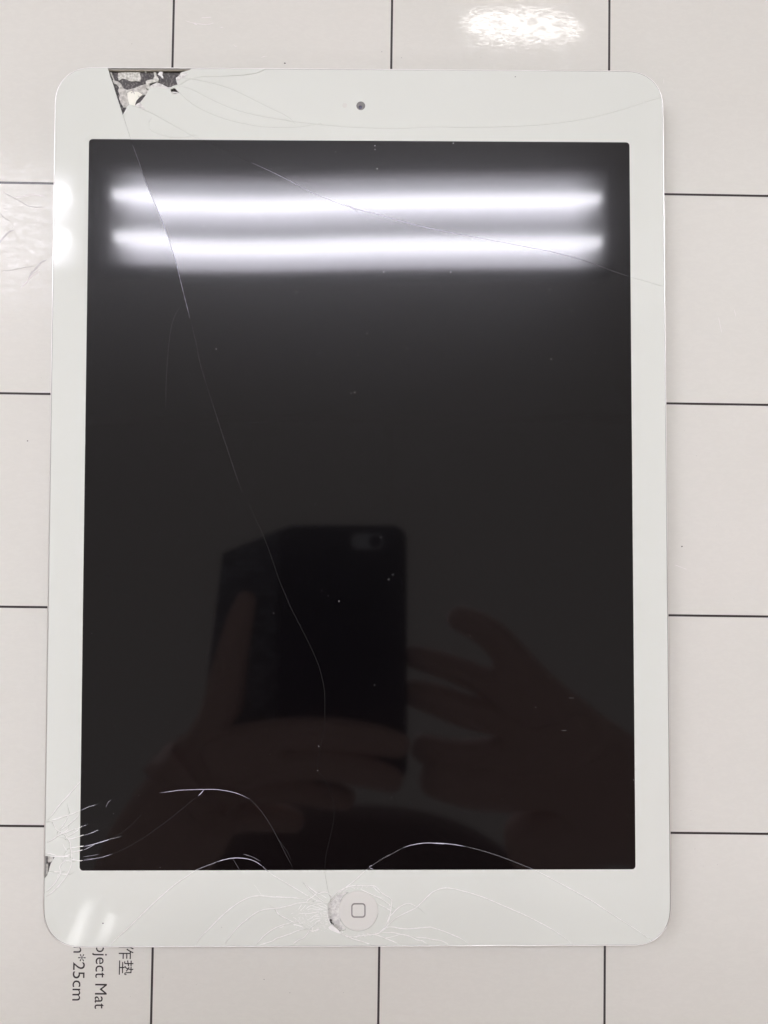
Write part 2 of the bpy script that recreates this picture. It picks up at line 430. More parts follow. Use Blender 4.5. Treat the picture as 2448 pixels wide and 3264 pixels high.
crack(vL([(490, 1570), (540, 1620), (590, 1690), (640, 1780), (680, 1860), (720, 1935)]), w=0.12, cls='c', structural=False)
crack(vI([(690, 1402), (800, 1385), (940, 1362)]), w=0.18, cls='b', structural=False)
crack(vI([(700, 1440), (800, 1432), (880, 1424)]), w=0.16, cls='b', structural=False)
crack(vE([(655, 370), (680, 320), (706, 302)]), w=0.24, cls='b', structural=False)
crack(vN([(115, 1030), (180, 1060), (260, 1055), (330, 1075), (400, 1100), (500, 1108), (590, 1100), (640, 1080), (688, 1048)]), w=0.34)
crack(vN([(115, 1080), (150, 1088), (240, 1104), (350, 1113), (560, 1117), (670, 1128)]), w=0.34)
crack(vN([(704, 1190), (710, 1260), (680, 1350), (620, 1480), (540, 1600), (420, 1740), (290, 1860), (190, 1925), (105, 1965)]), w=0.30)
crack(vN([(552, 1110), (560, 1200), (500, 1260), (460, 1340), (488, 1425), (440, 1540), (400, 1610), (300, 1730), (190, 1830), (105, 1900)]), w=0.26)
crack(vN([(215, 1418), (330, 1430), (420, 1435), (500, 1430)]), w=0.26)
crack(vN([(475, 1475), (550, 1480), (632, 1480)]), w=0.30)
crack(vN([(558, 1200), (640, 1205), (712, 1210)]), w=0.24)
crack(vN([(470, 1445), (430, 1500), (405, 1560)]), w=0.18, structural=False)
crack(vN([(515, 840), (560, 935), (610, 1000)]), w=0.16, structural=False)
# bottom bezel, left of the button
crack(vE([(668, 1608), (760, 1520), (880, 1410), (1000, 1290), (1150, 1150), (1280, 1040), (1400, 960), (1470, 915), (1560, 878)])
      + vF([(140, 118), (220, 88), (310, 72), (400, 80), (460, 105), (510, 145), (555, 185), (640, 235), (740, 295)]) + vM([(700, 390), (800, 450), (930, 515), (1060, 590), (1180, 640)]), w=0.26, cls='B')
crack(vF([(40, 662), (80, 600), (150, 530), (230, 450), (310, 385), (380, 345), (430, 328), (485, 324), (560, 332), (650, 336)]) + vM([(0, 490), (250, 510), (450, 520), (700, 550), (860, 580), (960, 600)]), w=0.26)
crack(vF([(485, 324), (460, 285), (430, 245)]), w=0.10, structural=False)
crack(vF([(228, 662), (270, 600), (330, 530), (400, 470), (460, 430), (520, 412), (600, 405)]) + vM([(150, 770), (350, 730), (530, 670), (720, 650), (860, 655), (990, 695)]), w=0.26)
crack(vF([(438, 660), (500, 590), (560, 545), (620, 518), (690, 500)]), w=0.26)
crack(vF([(573, 412), (600, 450)]) + vM([(0, 890), (100, 980), (250, 1060), (400, 1140), (470, 1165), (560, 1155)]), w=0.26)
crack(vF([(438, 660), (560, 622)]) + vM([(0, 1600), (200, 1530), (400, 1460), (600, 1380), (760, 1345)]), w=0.28)
crack(vF([(668, 662), (730, 615)]) + vM([(720, 1580), (830, 1470), (890, 1370)]), w=0.24)
crack(vM([(-550, -150), (0, 150)][:0] + [(750, 150), (900, 260), (1000, 340), (1100, 400), (1150, 412), (1190, 375), (1290, 370), (1380, 400), (1450, 470), (1500, 520)]), w=0.28)
crack(vM([(760, 170), (900, 340), (1010, 430), (1090, 500), (1250, 610), (1310, 655)]), w=0.22)
crack(vM([(800, 640), (850, 570), (930, 520), (1010, 460), (1085, 400)]), w=0.24)
for p in ([(820, 850), (900, 810), (1000, 815), (1110, 830), (1220, 850)], [(960, 750), (1080, 770), (1180, 810), (1260, 830)],
          [(595, 840), (640, 760), (690, 690)], [(640, 870), (740, 770), (800, 700)], [(780, 830), (870, 750), (1000, 710), (1170, 670), (1310, 650)],
          [(820, 1110), (930, 1060), (1020, 990), (1130, 960)], [(890, 1170), (980, 1110), (1080, 1070), (1180, 1060)], [(1000, 1030), (1080, 1010), (1180, 1010)],
          [(1020, 1220), (1090, 1140), (1190, 1110)], [(600, 930), (780, 940), (900, 930), (1000, 912), (1100, 905)], [(1220, 940), (1340, 950)], [(1230, 1010), (1345, 1010)],
          [(1250, 1080), (1355, 1075)], [(1280, 1130), (1370, 1160)], [(1240, 680), (1360, 760)], [(1200, 740), (1350, 810)], [(1170, 430), (1260, 480), (1340, 530)],
          [(390, 950), (470, 915)], [(450, 1030), (550, 1100)], [(80, 1310), (150, 1300), (210, 1260)], [(1030, 620), (1130, 600), (1230, 650)],
          [(900, 1250), (960, 1320), (930, 1400)], [(1100, 700), (1230, 770)], [(560, 1110), (640, 1190), (720, 1180)], [(1250, 870), (1350, 900)]):
    crack(vM(p), w=0.20, structural=False, h=0.07)
for p in ([(450, 1230), (560, 1245), (720, 1300)], [(900, 1385), (960, 1405), (1060, 1380), (1135, 1355)]):
    crack(vM(p), w=0.42, structural=False, h=0.10)
crack(vE([(1250, 50)])[:0] + vL([(400, 1884), (440, 1950)]), w=0.12, cls='b', structural=False)
crack(vL([(455, 1862), (500, 1875), (550, 1900)]), w=0.16, cls='b', structural=False)
crack(vL([(640, 1780), (690, 1850), (712, 1900)]), w=0.08, cls='c', structural=False)
crack(vJ([(555, 795), (530, 830), (510, 890), (497, 970), (487, 1080), (480, 1200), (478, 1327)]), w=0.10, cls='c', structural=False)
# right of the button
crack(vF([(950, 345), (1000, 300), (1050, 262), (1110, 215), (1180, 150), (1240, 105), (1330, 50)]) + vL([(1210, 1880), (1300, 1830), (1360, 1812), (1430, 1803), (1520, 1808)])
      + vG([(140, 87), (230, 91), (340, 108), (480, 145), (620, 195), (735, 243), (820, 285), (950, 355), (1080, 428), (1220, 520), (1330, 590), (1450, 672)]), w=0.24, cls='D')
crack(vL([(1122, 1928), (1148, 1918)]), w=0.26, cls='a', structural=False)
crack(vH([(1000, 118), (1065, 145)]), w=0.22, cls='a', structural=False)
crack(vF([(1300, 540), (1360, 480), (1420, 445), (1500, 405), (1540, 370), (1600, 310)]) + vG([(90, 430), (140, 380), (190, 358), (240, 353), (330, 372), (450, 410), (580, 465), (700, 518), (820, 580), (900, 630), (980, 693)]), w=0.28)
crack(vP([(560, 1290), (640, 1120), (690, 1010), (770, 930), (860, 830), (950, 760), (1080, 690), (1180, 670), (1260, 680), (1350, 730), (1440, 780)]), w=0.28)
crack(vP([(240, 1510), (420, 1425), (520, 1340), (620, 1300), (760, 1290), (950, 1325), (1150, 1340), (1400, 1320), (1659, 1300)]) + vG([(130, 582), (200, 603), (280, 635), (330, 662), (372, 694)]), w=0.30)
crack(vP([(410, 1430), (600, 1440), (780, 1440), (960, 1480), (1100, 1505), (1270, 1565), (1400, 1630)]) + vF([(1540, 620), (1600, 655)]), w=0.28)
crack(vP([(560, 1580), (700, 1560), (850, 1520), (950, 1478)]), w=0.26)
crack(vH([(760, 1145), (900, 1118), (1080, 1110), (1250, 1165), (1370, 1215), (1490, 1268)]), w=0.28)
crack(vH([(620, 1110), (760, 1170), (900, 1210), (1070, 1268)]), w=0.26)
crack(vF([(1490, 596), (1580, 605)]) + vG([(140, 655), (200, 665), (258, 694)]), w=0.24)
# ring of broken glass round the button
ring_px = vH([(400, 640), (450, 560), (530, 480), (620, 430), (720, 395), (830, 385), (960, 390), (1070, 390), (1130, 430), (1180, 490), (1240, 530), (1325, 590), (1322, 700), (1312, 780),
              (1290, 880), (1250, 990), (1150, 1080), (1050, 1105), (900, 1118), (780, 1140), (700, 1135), (620, 1110), (560, 1070), (500, 1020), (440, 960), (400, 880), (385, 780), (388, 700), (400, 640)])
crack(ring_px, w=0.26, ext=0)
crack(vH([(860, 435), (1000, 500), (1100, 545), (1185, 565)]), w=0.24, structural=False)
crack(vH([(1060, 620), (1120, 650), (1220, 700), (1325, 765)]), w=0.26)
crack(vH([(1050, 400), (1110, 460), (1160, 500), (1190, 560), (1325, 600)][:3]), w=0.24, structural=False)
crack(vH([(1040, 520), (1100, 545), (1190, 590), (1260, 640), (1325, 690)]), w=0.22)

# holes where glass has come away
HOLES = {
 'top': vA2([(132, 100), (395, 920), (425, 870), (470, 775), (510, 735), (604, 757), (700, 700), (765, 620), (822, 540), (850, 465), (885, 405), (1000, 345), (1085, 380), (1180, 430), (1240, 430), (1290, 400), (1360, 385), (1345, 330), (1330, 270), (1390, 220), (1420, 170), (1590, 118), (1600, 60), (132, 60)]),
 'nick': vA2([(1245, 455), (1310, 440), (1350, 490), (1392, 540), (1290, 548), (1240, 500)]),
 'side': vN([(80, 1098), (150, 1098), (240, 1112), (350, 1118), (310, 1180), (270, 1250), (240, 1350), (225, 1420), (190, 1500), (150, 1555), (80, 1600)]),
 'gap': vH([(452, 575), (540, 515), (640, 480), (700, 478), (620, 540), (575, 620), (552, 700), (548, 780), (565, 870), (600, 940), (660, 1010), (640, 1040), (580, 1050), (500, 1005), (440, 950), (405, 870), (393, 780), (397, 690), (415, 630)]),
}
BTN = at(*vH([(840, 755)])[0]); BTN_R = 5.28
BTN2 = Vector((BTN.x, BTN.y))
CAMC = at(1150, 337); CAM_R = 1.22

def inside(p, poly):
    c = False; n = len(poly); j = n - 1
    for i in range(n):
        a, b = poly[i], poly[j]
        if (a.y > p.y) != (b.y > p.y) and p.x < (b.x - a.x) * (p.y - a.y) / (b.y - a.y) + a.x: c = not c
        j = i
    return c

holes_mm = {k: to_mm(v) for k, v in HOLES.items()}
btn_poly = [BTN2 + Vector((math.cos(a), math.sin(a))) * (BTN_R + 0.04) for a in [2 * math.pi * k / 48 for k in range(48)]]
camc2 = Vector((CAMC.x, CAMC.y))
cam_poly = [camc2 + Vector((math.cos(a), math.sin(a))) * CAM_R for a in [2 * math.pi * k / 28 for k in range(28)]]

def jagged(poly, amp=0.06, step=0.5):
    out = []
    for a, b in zip(poly, poly[1:] + poly[:1]):
        n = max(1, int((b - a).length / step))
        for k in range(n):
            q = a.lerp(b, k / n)
            out.append(q + Vector((random.uniform(-amp, amp), random.uniform(-amp, amp))))
    return out
for k in holes_mm: holes_mm[k] = jagged(holes_mm[k], 0.05)
# the long left side of the upper hole is a clean straight break
verts2, edges2 = [], []
ekind = []          # parallel: 'o' outline, 's' screen, 'c' crack, 'h' hole
def add_chain(pts, kind, closed=False):
    i0 = len(verts2); verts2.extend(pts)
    n = len(pts)
    for k in range(n - (0 if closed else 1)):
        edges2.append((i0 + k, i0 + (k + 1) % n)); ekind.append(kind)
def dens(poly, step=2.0):
    out = []
    for a, b in zip(poly, poly[1:] + poly[:1]):
        n = max(1, int((b - a).length / step))
        out += [a.lerp(b, k / n) for k in range(n)]
    return out
add_chain(dens(OUT), 'o', True)
add_chain(dens(SCR), 's', True)
for k in holes_mm: add_chain(holes_mm[k], 'h', True)
add_chain(btn_poly, 'h', True); add_chain(cam_poly, 'h', True)
for c in C:
    mm = smooth_line(to_mm(c['px']), 0.9)
    c['mm'] = mm
    if c['st']:
        pts = list(mm)
        if c['ext'] and len(pts) > 1:
            a = (pts[0] - pts[1]).normalized(); b = (pts[-1] - pts[-2]).normalized()
            pts = [pts[0] + a * c['ext']] + pts + [pts[-1] + b * c['ext']]
        add_chain(pts, 'c')
        for sg in (1, -1):                                  # the two shoulders of the V shaped break
            sh = []
            for i, p in enumerate(pts):
                d = (pts[min(i + 1, len(pts) - 1)] - pts[max(i - 1, 0)])
                if d.length < 1e-6: continue
                d.normalize(); sh.append(p + Vector((-d.y, d.x)) * sg * (0.05 if c['cls'] in 'LR' else BEV_W))
            add_chain(sh, 'g')
# interior points so that the glass can bend a little
from mathutils.kdtree import KDTree
ck = KDTree(sum(len(c['mm']) for c in C)); n_ = 0
for c in C:
    for p in c['mm']: ck.insert((p.x, p.y, 0), n_); n_ += 1
ck.balance()
def clear_of_cracks(p): return ck.find((p.x, p.y, 0))[2] > 0.75
for i in range(14):
    for k in range(90):
        p = Vector((-82.9 + i * 0.7, 38 + k * 0.7))
        if clear_of_cracks(p): verts2.append(p)
for i in range(-27, 28):
    for j in range(-39, 40):
        p = Vector((i * 3.0 + 0.13, j * 3.0 + 0.17))
        if abs(p.x) < GHX - 1 and abs(p.y) < GHY - 1 and clear_of_cracks(p): verts2.append(p)
vo, eo, fo, _, eorig, _ = delaunay_2d_cdt(verts2, edges2, [], 0, 1e-4, True)
emap = {}
for e, org in zip(eo, eorig):
    ks = {ekind[i] for i in org if i < len(ekind)}
    if ks: emap[frozenset(e)] = ks
low = set()
for e, ks in emap.items():
    if 'c' in ks: low.update(e)
low = {k for k in low if not (abs(vo[k].x) > GHX - 0.02 or abs(vo[k].y) > GHY - 0.02)}
tri = []
for f in fo:
    c = (vo[f[0]] + vo[f[1]] + vo[f[2]]) / 3
    if not inside(c, OUT): continue
    if any(inside(c, h) for h in holes_mm.values()) or (c - BTN2).length < BTN_R + 0.07 or (c - camc2).length < CAM_R - 0.01: continue
    tri.append((tuple(f), c))
e2t = {}
for i, (f, c) in enumerate(tri):
    for k in range(3):
        e2t.setdefault(frozenset((f[k], f[(k + 1) % 3])), []).append(i)
reg = [-1] * len(tri); nreg = 0
for s in range(len(tri)):
    if reg[s] >= 0: continue
    st = [s]; reg[s] = nreg
    while st:
        t = st.pop(); f = tri[t][0]
        for k in range(3):
            e = frozenset((f[k], f[(k + 1) % 3]))
            if 'c' in emap.get(e, ()) or 'h' in emap.get(e, ()): continue
            for u in e2t[e]:
                if reg[u] < 0: reg[u] = nreg; st.append(u)
    nreg += 1
is_black = [inside(c, SCR) for f, c in tri]
area = [0.0] * nreg
for i, (f, c) in enumerate(tri):
    a, b, d = (vo[k] for k in f); area[reg[i]] += abs((b - a).cross(d - a)) / 2

def region_at(u, v):
    q = at(u, v); p = Vector((q.x, q.y)); best = min(range(len(tri)), key=lambda i: (tri[i][1] - p).length_squared)
    return reg[best]
LEFT = region_at(300, 1500)
Y0 = at(1200, 700).y
cen = [Vector((0, 0)) for _ in range(nreg)]; cnt = [0] * nreg
for i, (f, c) in enumerate(tri): cen[reg[i]] += c; cnt[reg[i]] += 1
tilt = []
for r in range(nreg):
    c = cen[r] / cnt[r]
    if area[r] > 600: tilt.append((0, 0, c, 0.0))
    else:
        g = 0.012 if area[r] > 20 else 0.03
        if area[r] > 120: g = 0.0025
        tilt.append((random.uniform(-g, g), random.uniform(-g, g), c, random.uniform(-0.04, 0.02)))
def gauss(t): return math.exp(-t * t)
def zheight(r, x, y):
    """small real warp of each piece of glass (mm)"""
    tx, ty, c, dz = tilt[r]
    z = dz + tx * (x - c.x) + ty * (y - c.y)
    if area[r] > 600:
        w = gauss((y - Y0) / 42)
        if r == LEFT: z += (0.0030 + 0.0012 * gauss((x + 62) / 14)) * (y - Y0) * w
        else: z += (-0.0016 * gauss((x + 28) / 24) + 0.0006 * (x / 60)) * (y - Y0) * w
    return z

def on_outline(p):
    """true on the factory edge of the glass, which is not broken"""
    ax, ay = abs(p.x), abs(p.y)
    if ax > GHX - 0.03 or ay > GHY - 0.03: return True
    return ax > GHX - GR and ay > GHY - GR and Vector((ax - GHX + GR, ay - GHY + GR)).length > GR * 0.985
# build each piece: top, tiny bevel at the break, side wall
tablet = empty('tablet', 'white and silver tablet with cracked glass and black screen lying on the mat', 'tablet', (0, 0, 0))
screen_bm = bmesh.new()
shard_objs = 0
splinter_bm = bmesh.new()
lowpos = {(round(vo[k].x, 5), round(vo[k].y, 5)) for k in low}
for r in range(nreg):
    bm = bmesh.new(); vm = {}
    for i, (f, c) in enumerate(tri):
        if reg[i] != r: continue
        vs = []
        for k in f:
            if k not in vm: vm[k] = bm.verts.new((vo[k].x, vo[k].y, 0)); 
            vs.append(vm[k])
        fc = bm.faces.new(vs); fc.material_index = 1 if is_black[i] else 0
        if fc.normal.z < 0 or (vs[1].co - vs[0].co).cross(vs[2].co - vs[0].co).z < 0: fc.normal_flip()
    bm.normal_update()
    inv = {v: k for k, v in vm.items()}
    slits = [e for e in bm.edges if len(e.link_faces) == 2 and 'c' in emap.get(frozenset((inv[e.verts[0]], inv[e.verts[1]])), ())]
    if slits: bmesh.ops.split_edges(bm, edges=slits)
    for f in bm.faces: f.smooth = not any((round(v.co.x, 5), round(v.co.y, 5)) in lowpos for v in f.verts)
    for v in bm.verts:
        if (round(v.co.x, 5), round(v.co.y, 5)) in lowpos: v.co.z -= 0.03 if inside(v.co.xy, SCR) else (0.11 if v.co.y > 60 else BEV_D)
    for f in bm.faces:
        if not f.smooth:
            for e in f.edges: e.smooth = False
    be = [e for e in bm.edges if len(e.link_faces) == 1]
    ex = bmesh.ops.extrude_edge_only(bm, edges=be)
    for g in ex['geom']:
        if isinstance(g, bmesh.types.BMVert): g.co.z -= 0.55
        if isinstance(g, bmesh.types.BMFace): g.smooth = False
    for e in be: e.smooth = False
    for v in bm.verts: v.co.z += GZ + zheight(r, v.co.x, v.co.y)
    # hand the black part over to the screen, keep the white part as one shard
    blk = [f for f in bm.faces if f.material_index == 1]
    if blk:
        mp = {}
        for f in blk:
            vs = []
            for v in f.verts:
                if v not in mp: mp[v] = screen_bm.verts.new(v.co)
                vs.append(mp[v])
            nf = screen_bm.faces.new(vs); nf.smooth = f.smooth
            if not f.smooth:
                for e in nf.edges: e.smooth = False
        bmesh.ops.delete(bm, geom=blk, context='FACES')
    if not bm.faces: bm.free(); continue
    if area[r] < 1.2:
        mp = {v: splinter_bm.verts.new(v.co) for v in bm.verts}
        for f in bm.faces:
            nf = splinter_bm.faces.new([mp[v] for v in f.verts]); nf.smooth = f.smooth
        bm.free(); continue
    for f in bm.faces: f.material_index = 0
    link('glass_shard', bm, M_bezel, tablet); shard_objs += 1
screen = link('screen', screen_bm, M_black, tablet)
if splinter_bm.faces: link('glass_splinters', splinter_bm, M_bezel, tablet, kind='stuff')

# height of the glass for the lines laid on it
kd = KDTree(len(tri))
for i, (f, c) in enumerate(tri): kd.insert((c.x, c.y, 0), i)
kd.balance()
def ZF(x, y):
    hit = kd.find((x, y, 0)); return max(zheight(reg[hit[1]], x, y), -0.05)
USE_ZF[0] = True

# ------------------------------------------------------------------ crack lines: the bright edge of each break, its glint put into the colour
# painted glint strength along the named long cracks (photo row / column -> class)
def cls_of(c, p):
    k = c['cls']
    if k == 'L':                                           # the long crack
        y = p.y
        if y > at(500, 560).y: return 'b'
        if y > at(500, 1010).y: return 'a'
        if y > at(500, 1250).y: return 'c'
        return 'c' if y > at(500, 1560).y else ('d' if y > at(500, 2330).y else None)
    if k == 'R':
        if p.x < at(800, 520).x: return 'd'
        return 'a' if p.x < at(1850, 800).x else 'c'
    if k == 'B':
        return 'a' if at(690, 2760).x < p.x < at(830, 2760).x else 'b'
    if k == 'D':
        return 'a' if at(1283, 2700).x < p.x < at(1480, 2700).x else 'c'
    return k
ncr = 0
for c in C:
    runs = []
    for p in c['mm']:
        if not inside(p, OUT) or (p - BTN2).length < BTN_R or any(inside(p, h) for h in holes_mm.values()): key = None
        elif inside(p, SCR): key = cls_of(c, p)
        else: key = 'w' if c['white'] else None
        if runs and runs[-1][0] == key: runs[-1][1].append(p)
        else:
            if runs and runs[-1][0] is not None and key is not None: runs[-1][1].append(p)
            runs.append([key, [p]])
    for key, pts in runs:
        if key is None or len(pts) < 2: continue
        bm = bmesh.new()
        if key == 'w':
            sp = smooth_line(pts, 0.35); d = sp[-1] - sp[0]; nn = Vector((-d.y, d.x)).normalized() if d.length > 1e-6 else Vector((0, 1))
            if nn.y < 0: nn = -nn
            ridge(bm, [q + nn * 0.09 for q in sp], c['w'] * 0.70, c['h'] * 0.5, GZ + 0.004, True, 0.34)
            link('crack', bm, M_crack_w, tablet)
        else:
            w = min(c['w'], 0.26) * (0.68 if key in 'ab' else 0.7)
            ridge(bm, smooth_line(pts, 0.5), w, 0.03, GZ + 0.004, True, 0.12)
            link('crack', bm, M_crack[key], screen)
        ncr += 1

# ------------------------------------------------------------------ what the holes show
def poly_part(name, px, m, z0, z1, parent=tablet, jit=0.06, amp=0.04, zref=0.0):
    bm = bmesh.new(); prism(bm, jagged(to_mm(px, zref), amp, 0.45), GZ + z0, GZ + z1, jit)
    return link(name, bm, m, parent)
poly_part('adhesive_bed', vA2([(110, 112), (110, 960), (700, 960), (1500, 700), (1650, 300), (1650, 112)]), M_dark_cav, -2.0, -1.05, jit=0.03, zref=-1)
poly_part('adhesive_bed', vN([(142, 1040), (142, 1640), (420, 1640), (420, 1040)]), M_dark_cav, -2.0, -1.0, jit=0.03, zref=-1)
poly_part('foil_patch', vA2([(300, 150), (420, 135), (560, 140), (690, 145), (680, 175), (705, 230), (690, 305), (640, 280), (580, 300), (520, 300), (440, 265), (370, 250), (310, 285), (288, 230), (340, 185)]), M_foil, -1.0, -0.80)
poly_part('foil_patch', vA2([(150, 140), (185, 150), (205, 210), (240, 290), (300, 310), (350, 350), (395, 430), (460, 455), (560, 430), (700, 378), (785, 352), (790, 440), (835, 470), (822, 540), (740, 545), (670, 590), (620, 650), (604, 757), (560, 760), (480, 765), (390, 760), (345, 680), (312, 600), (330, 555), (290, 460), (325, 485), (310, 400), (265, 350), (225, 350), (200, 290), (225, 300), (180, 210)]), M_foil_g, -1.0, -0.72)
poly_part('bright_patch', vA2([(460, 505), (540, 478), (660, 490), (725, 535), (670, 592), (622, 652), (603, 750), (500, 722), (480, 650), (470, 600)]), M_foil_b, -0.72, -0.66)
poly_part('metal_strip', vA2([(930, 140), (970, 140), (978, 200), (1018, 260), (1010, 305), (930, 322), (855, 345), (858, 440), (800, 445), (788, 300), (830, 282), (915, 268), (940, 220)]), M_foil, -1.0, -0.60, amp=0.02)
poly_part('foil_patch', vA2([(1000, 175), (1050, 155), (1055, 120), (1090, 130), (1080, 190), (1106, 250), (1080, 245), (1040, 205)]), M_chip, -1.0, -0.6)
poly_part('foil_patch', vA2([(770, 120), (800, 130), (797, 160), (780, 155)]), M_foil, -1.0, -0.6)
# the round dark opening beside the bright patch
bm = bmesh.new()
hc = to_mm(vA2([(815, 762)]))[0]; 
prism(bm, [hc + Vector((math.cos(a), math.sin(a))) * 3.38 for a in [2 * math.pi * k / 40 for k in range(40)]], GZ - 0.75, GZ - 0.62)
link('speaker_opening', bm, M_hole, tablet)
poly_part('adhesive_ledge', vA2([(128, 106), (130, 124), (300, 130), (900, 132), (1400, 129), (1600, 122), (1600, 106)]), M_olive, -1.0, -0.35, amp=0.01)
poly_part('foil_patch', vN([(190, 1112), (300, 1115), (290, 1200), (255, 1245), (190, 1240)]), M_foil_g, -1.0, -0.7)
poly_part('foil_patch', vN([(150, 1280), (190, 1290), (195, 1380), (185, 1470), (150, 1540)]), M_foil_g, -1.0, -0.75)
# broken rim of the upper hole: pale flakes
for px in ([(604, 757), (660, 715), (700, 700), (770, 790), (790, 835), (690, 790)], [(885, 405), (1000, 345), (1085, 380), (1180, 430), (1235, 455), (1140, 460), (1000, 430), (880, 450)],
           [(1330, 270), (1395, 218), (1470, 180), (1560, 190), (1470, 250), (1400, 300), (1365, 345)], [(1245, 520), (1290, 540), (1392, 543), (1330, 512), (1270, 510)],
           [(425, 870), (470, 775), (515, 735), (520, 790), (470, 860), (420, 960), (405, 925)]):
    poly_part('glass_flake', vA2(px), M_fross if px[0][0] not in (425,) else M_bezel, -0.4, 0.05, jit=0.05)
# button surround
poly_part('button_well', vH([(340, 420), (1340, 420), (1340, 1160), (340, 1160)]), M_fross, -1.6, -0.50, jit=0.0)
poly_part('glass_flake', vH([(400, 990), (450, 950), (505, 995), (560, 1050), (600, 1085), (540, 1075), (470, 1050), (415, 1020)]), M_chip, -0.2, 0.16)
for px in ([(412, 876), (452, 888), (445, 915), (485, 960), (460, 948), (428, 925)], [(500, 1000), (545, 1038), (575, 1046), (560, 1054), (520, 1035)]):
    poly_part('open_gap', vH(px), M_hole, -0.3, 0.10, jit=0.01, amp=0.01)
# small fragments in the ring
def frag_bm(bm, p, r, z, h):
    n = random.choice((3, 4, 5)); a0 = random.uniform(0, 6.28)
    pts = [Vector((p.x + math.cos(a0 + 6.283 * k / n) * r * random.uniform(.5, 1.3), p.y + math.sin(a0 + 6.283 * k / n) * r * random.uniform(.4, 1.0))) for k in range(n)]
    lo = [bm.verts.new((q.x, q.y, z)) for q in pts]; hi = [bm.verts.new((q.x, q.y, z + h * random.uniform(.2, 1))) for q in pts]
    bm.faces.new(hi)
    for k in range(n): bm.faces.new((lo[k], lo[(k + 1) % n], hi[(k + 1) % n], hi[k]))
rim = smooth_line(to_mm(ring_px), 0.3)
bm = bmesh.new(); bmd = bmesh.new()
for i, p in enumerate(rim):
    d = (p - BTN2).normalized()
    ang = math.degrees(math.atan2(d.y, d.x)) % 360
    dens_k = 3 if (80 < ang < 300) else 1
    for _ in range(dens_k):
        q = p + d * random.uniform(-0.75, 0.25)
        frag_bm(bm, q, random.uniform(0.06, 0.20), GZ - 0.1, 0.26)
M_crumb = mat('glass_crumb', (0.88, 0.88, 0.85), rough=0.3, spec=0.8)
link('glass_crumbs', bm, M_crumb, tablet, kind='stuff')
imp = to_mm(vM([(700, 900), (900, 1000), (1050, 900), (1250, 900), (1200, 1100), (900, 1250), (1100, 1280), (1300, 1250), (760, 1120), (1280, 700), (640, 1150)]))
bmd.free(); bm = bmesh.new()
for _ in range(420):
    c = random.choice(imp); q = c + Vector((random.gauss(0, 0.8), random.gauss(0, 0.7)))
    if (q - BTN2).length < BTN_R + 2.4: continue
    frag_bm(bm, q, random.uniform(0.05, 0.16), GZ - 0.01, 0.07)
link('glass_crumbs', bm, M_crumb, tablet, kind='stuff')
bm = bmesh.new()
imp2 = to_mm(vN([(640, 620), (600, 560), (620, 1000), (640, 1080), (580, 1180), (330, 1090), (470, 1300)]))
for _ in range(60):
    c = random.choice(imp2); q = c + Vector((random.gauss(0, 0.6), random.gauss(0, 0.5)))
    frag_bm(bm, q, random.uniform(0.05, 0.14), GZ - 0.01, 0.06)
link('glass_crumbs', bm, M_crumb, tablet, kind='stuff')

# ------------------------------------------------------------------ home button
def disc_loops(c, prof, n=64):
    return [[(c.x + math.cos(2 * math.pi * k / n) * r, c.y + math.sin(2 * math.pi * k / n) * r, z) for k in range(n)] for r, z in prof]
bm = bmesh.new()
loft(bm, disc_loops(BTN2, [(BTN_R, GZ - 1.2), (BTN_R, GZ - 0.10), (BTN_R - 0.10, GZ - 0.04), (BTN_R - 0.5, GZ - 0.05), (BTN_R - 2.2, GZ - 0.17), (0.05, GZ - 0.26)]), close_last=True)
button = link('home_button', bm, M_button, tablet, smooth=True)
bm = bmesh.new()
s_px = vH([(735, 643), (946, 643), (946, 858), (735, 858)]); q = to_mm(s_px)
ic = sum(q, Vector((0, 0))) / 4; ih = (q[1] - q[0]).length / 2; 
o_l = rrect(ih, ih, 0.95, 8, ic.x, ic.y); i_l = rrect(ih - 0.34, ih - 0.34, 0.68, 8, ic.x, ic.y)
zi = GZ - 0.10
loft(bm, [[(p.x, p.y, zi - 0.2) for p in o_l], [(p.x, p.y, zi) for p in o_l], [(p.x, p.y, zi) for p in i_l], [(p.x, p.y, zi - 0.2) for p in i_l]])
link('square_mark', bm, M_icon, button)

# ------------------------------------------------------------------ front camera and light sensor
bm = bmesh.new()
loft(bm, disc_loops(camc2, [(CAM_R + 0.05, GZ - 0.5), (CAM_R - 0.02, GZ - 0.02), (CAM_R - 0.18, GZ - 0.03), (0.03, GZ - 0.04)], 40), close_last=True)
fc = link('front_camera', bm, M_lensrim, tablet, smooth=True)
lc = at(*V(1100, 150, 8.295, [(405, 1590)])[0]); lc = Vector((lc.x, lc.y))
bm = bmesh.new(); loft(bm, disc_loops(lc, [(0.50, GZ - 0.06), (0.48, GZ + 0.004), (0.25, GZ + 0.012), (0.02, GZ + 0.014)], 28), close_last=True)
link('lens', bm, M_lens, fc, smooth=True)
lsc = at(*vC([(413, 323)])[0]); lsc = Vector((lsc.x, lsc.y))
bm = bmesh.new(); loft(bm, disc_loops(lsc, [(0.68, GZ - 0.05), (0.66, GZ + 0.004), (0.02, GZ + 0.0045)], 28), close_last=True)
link('light_sensor', bm, M_sensor, tablet)

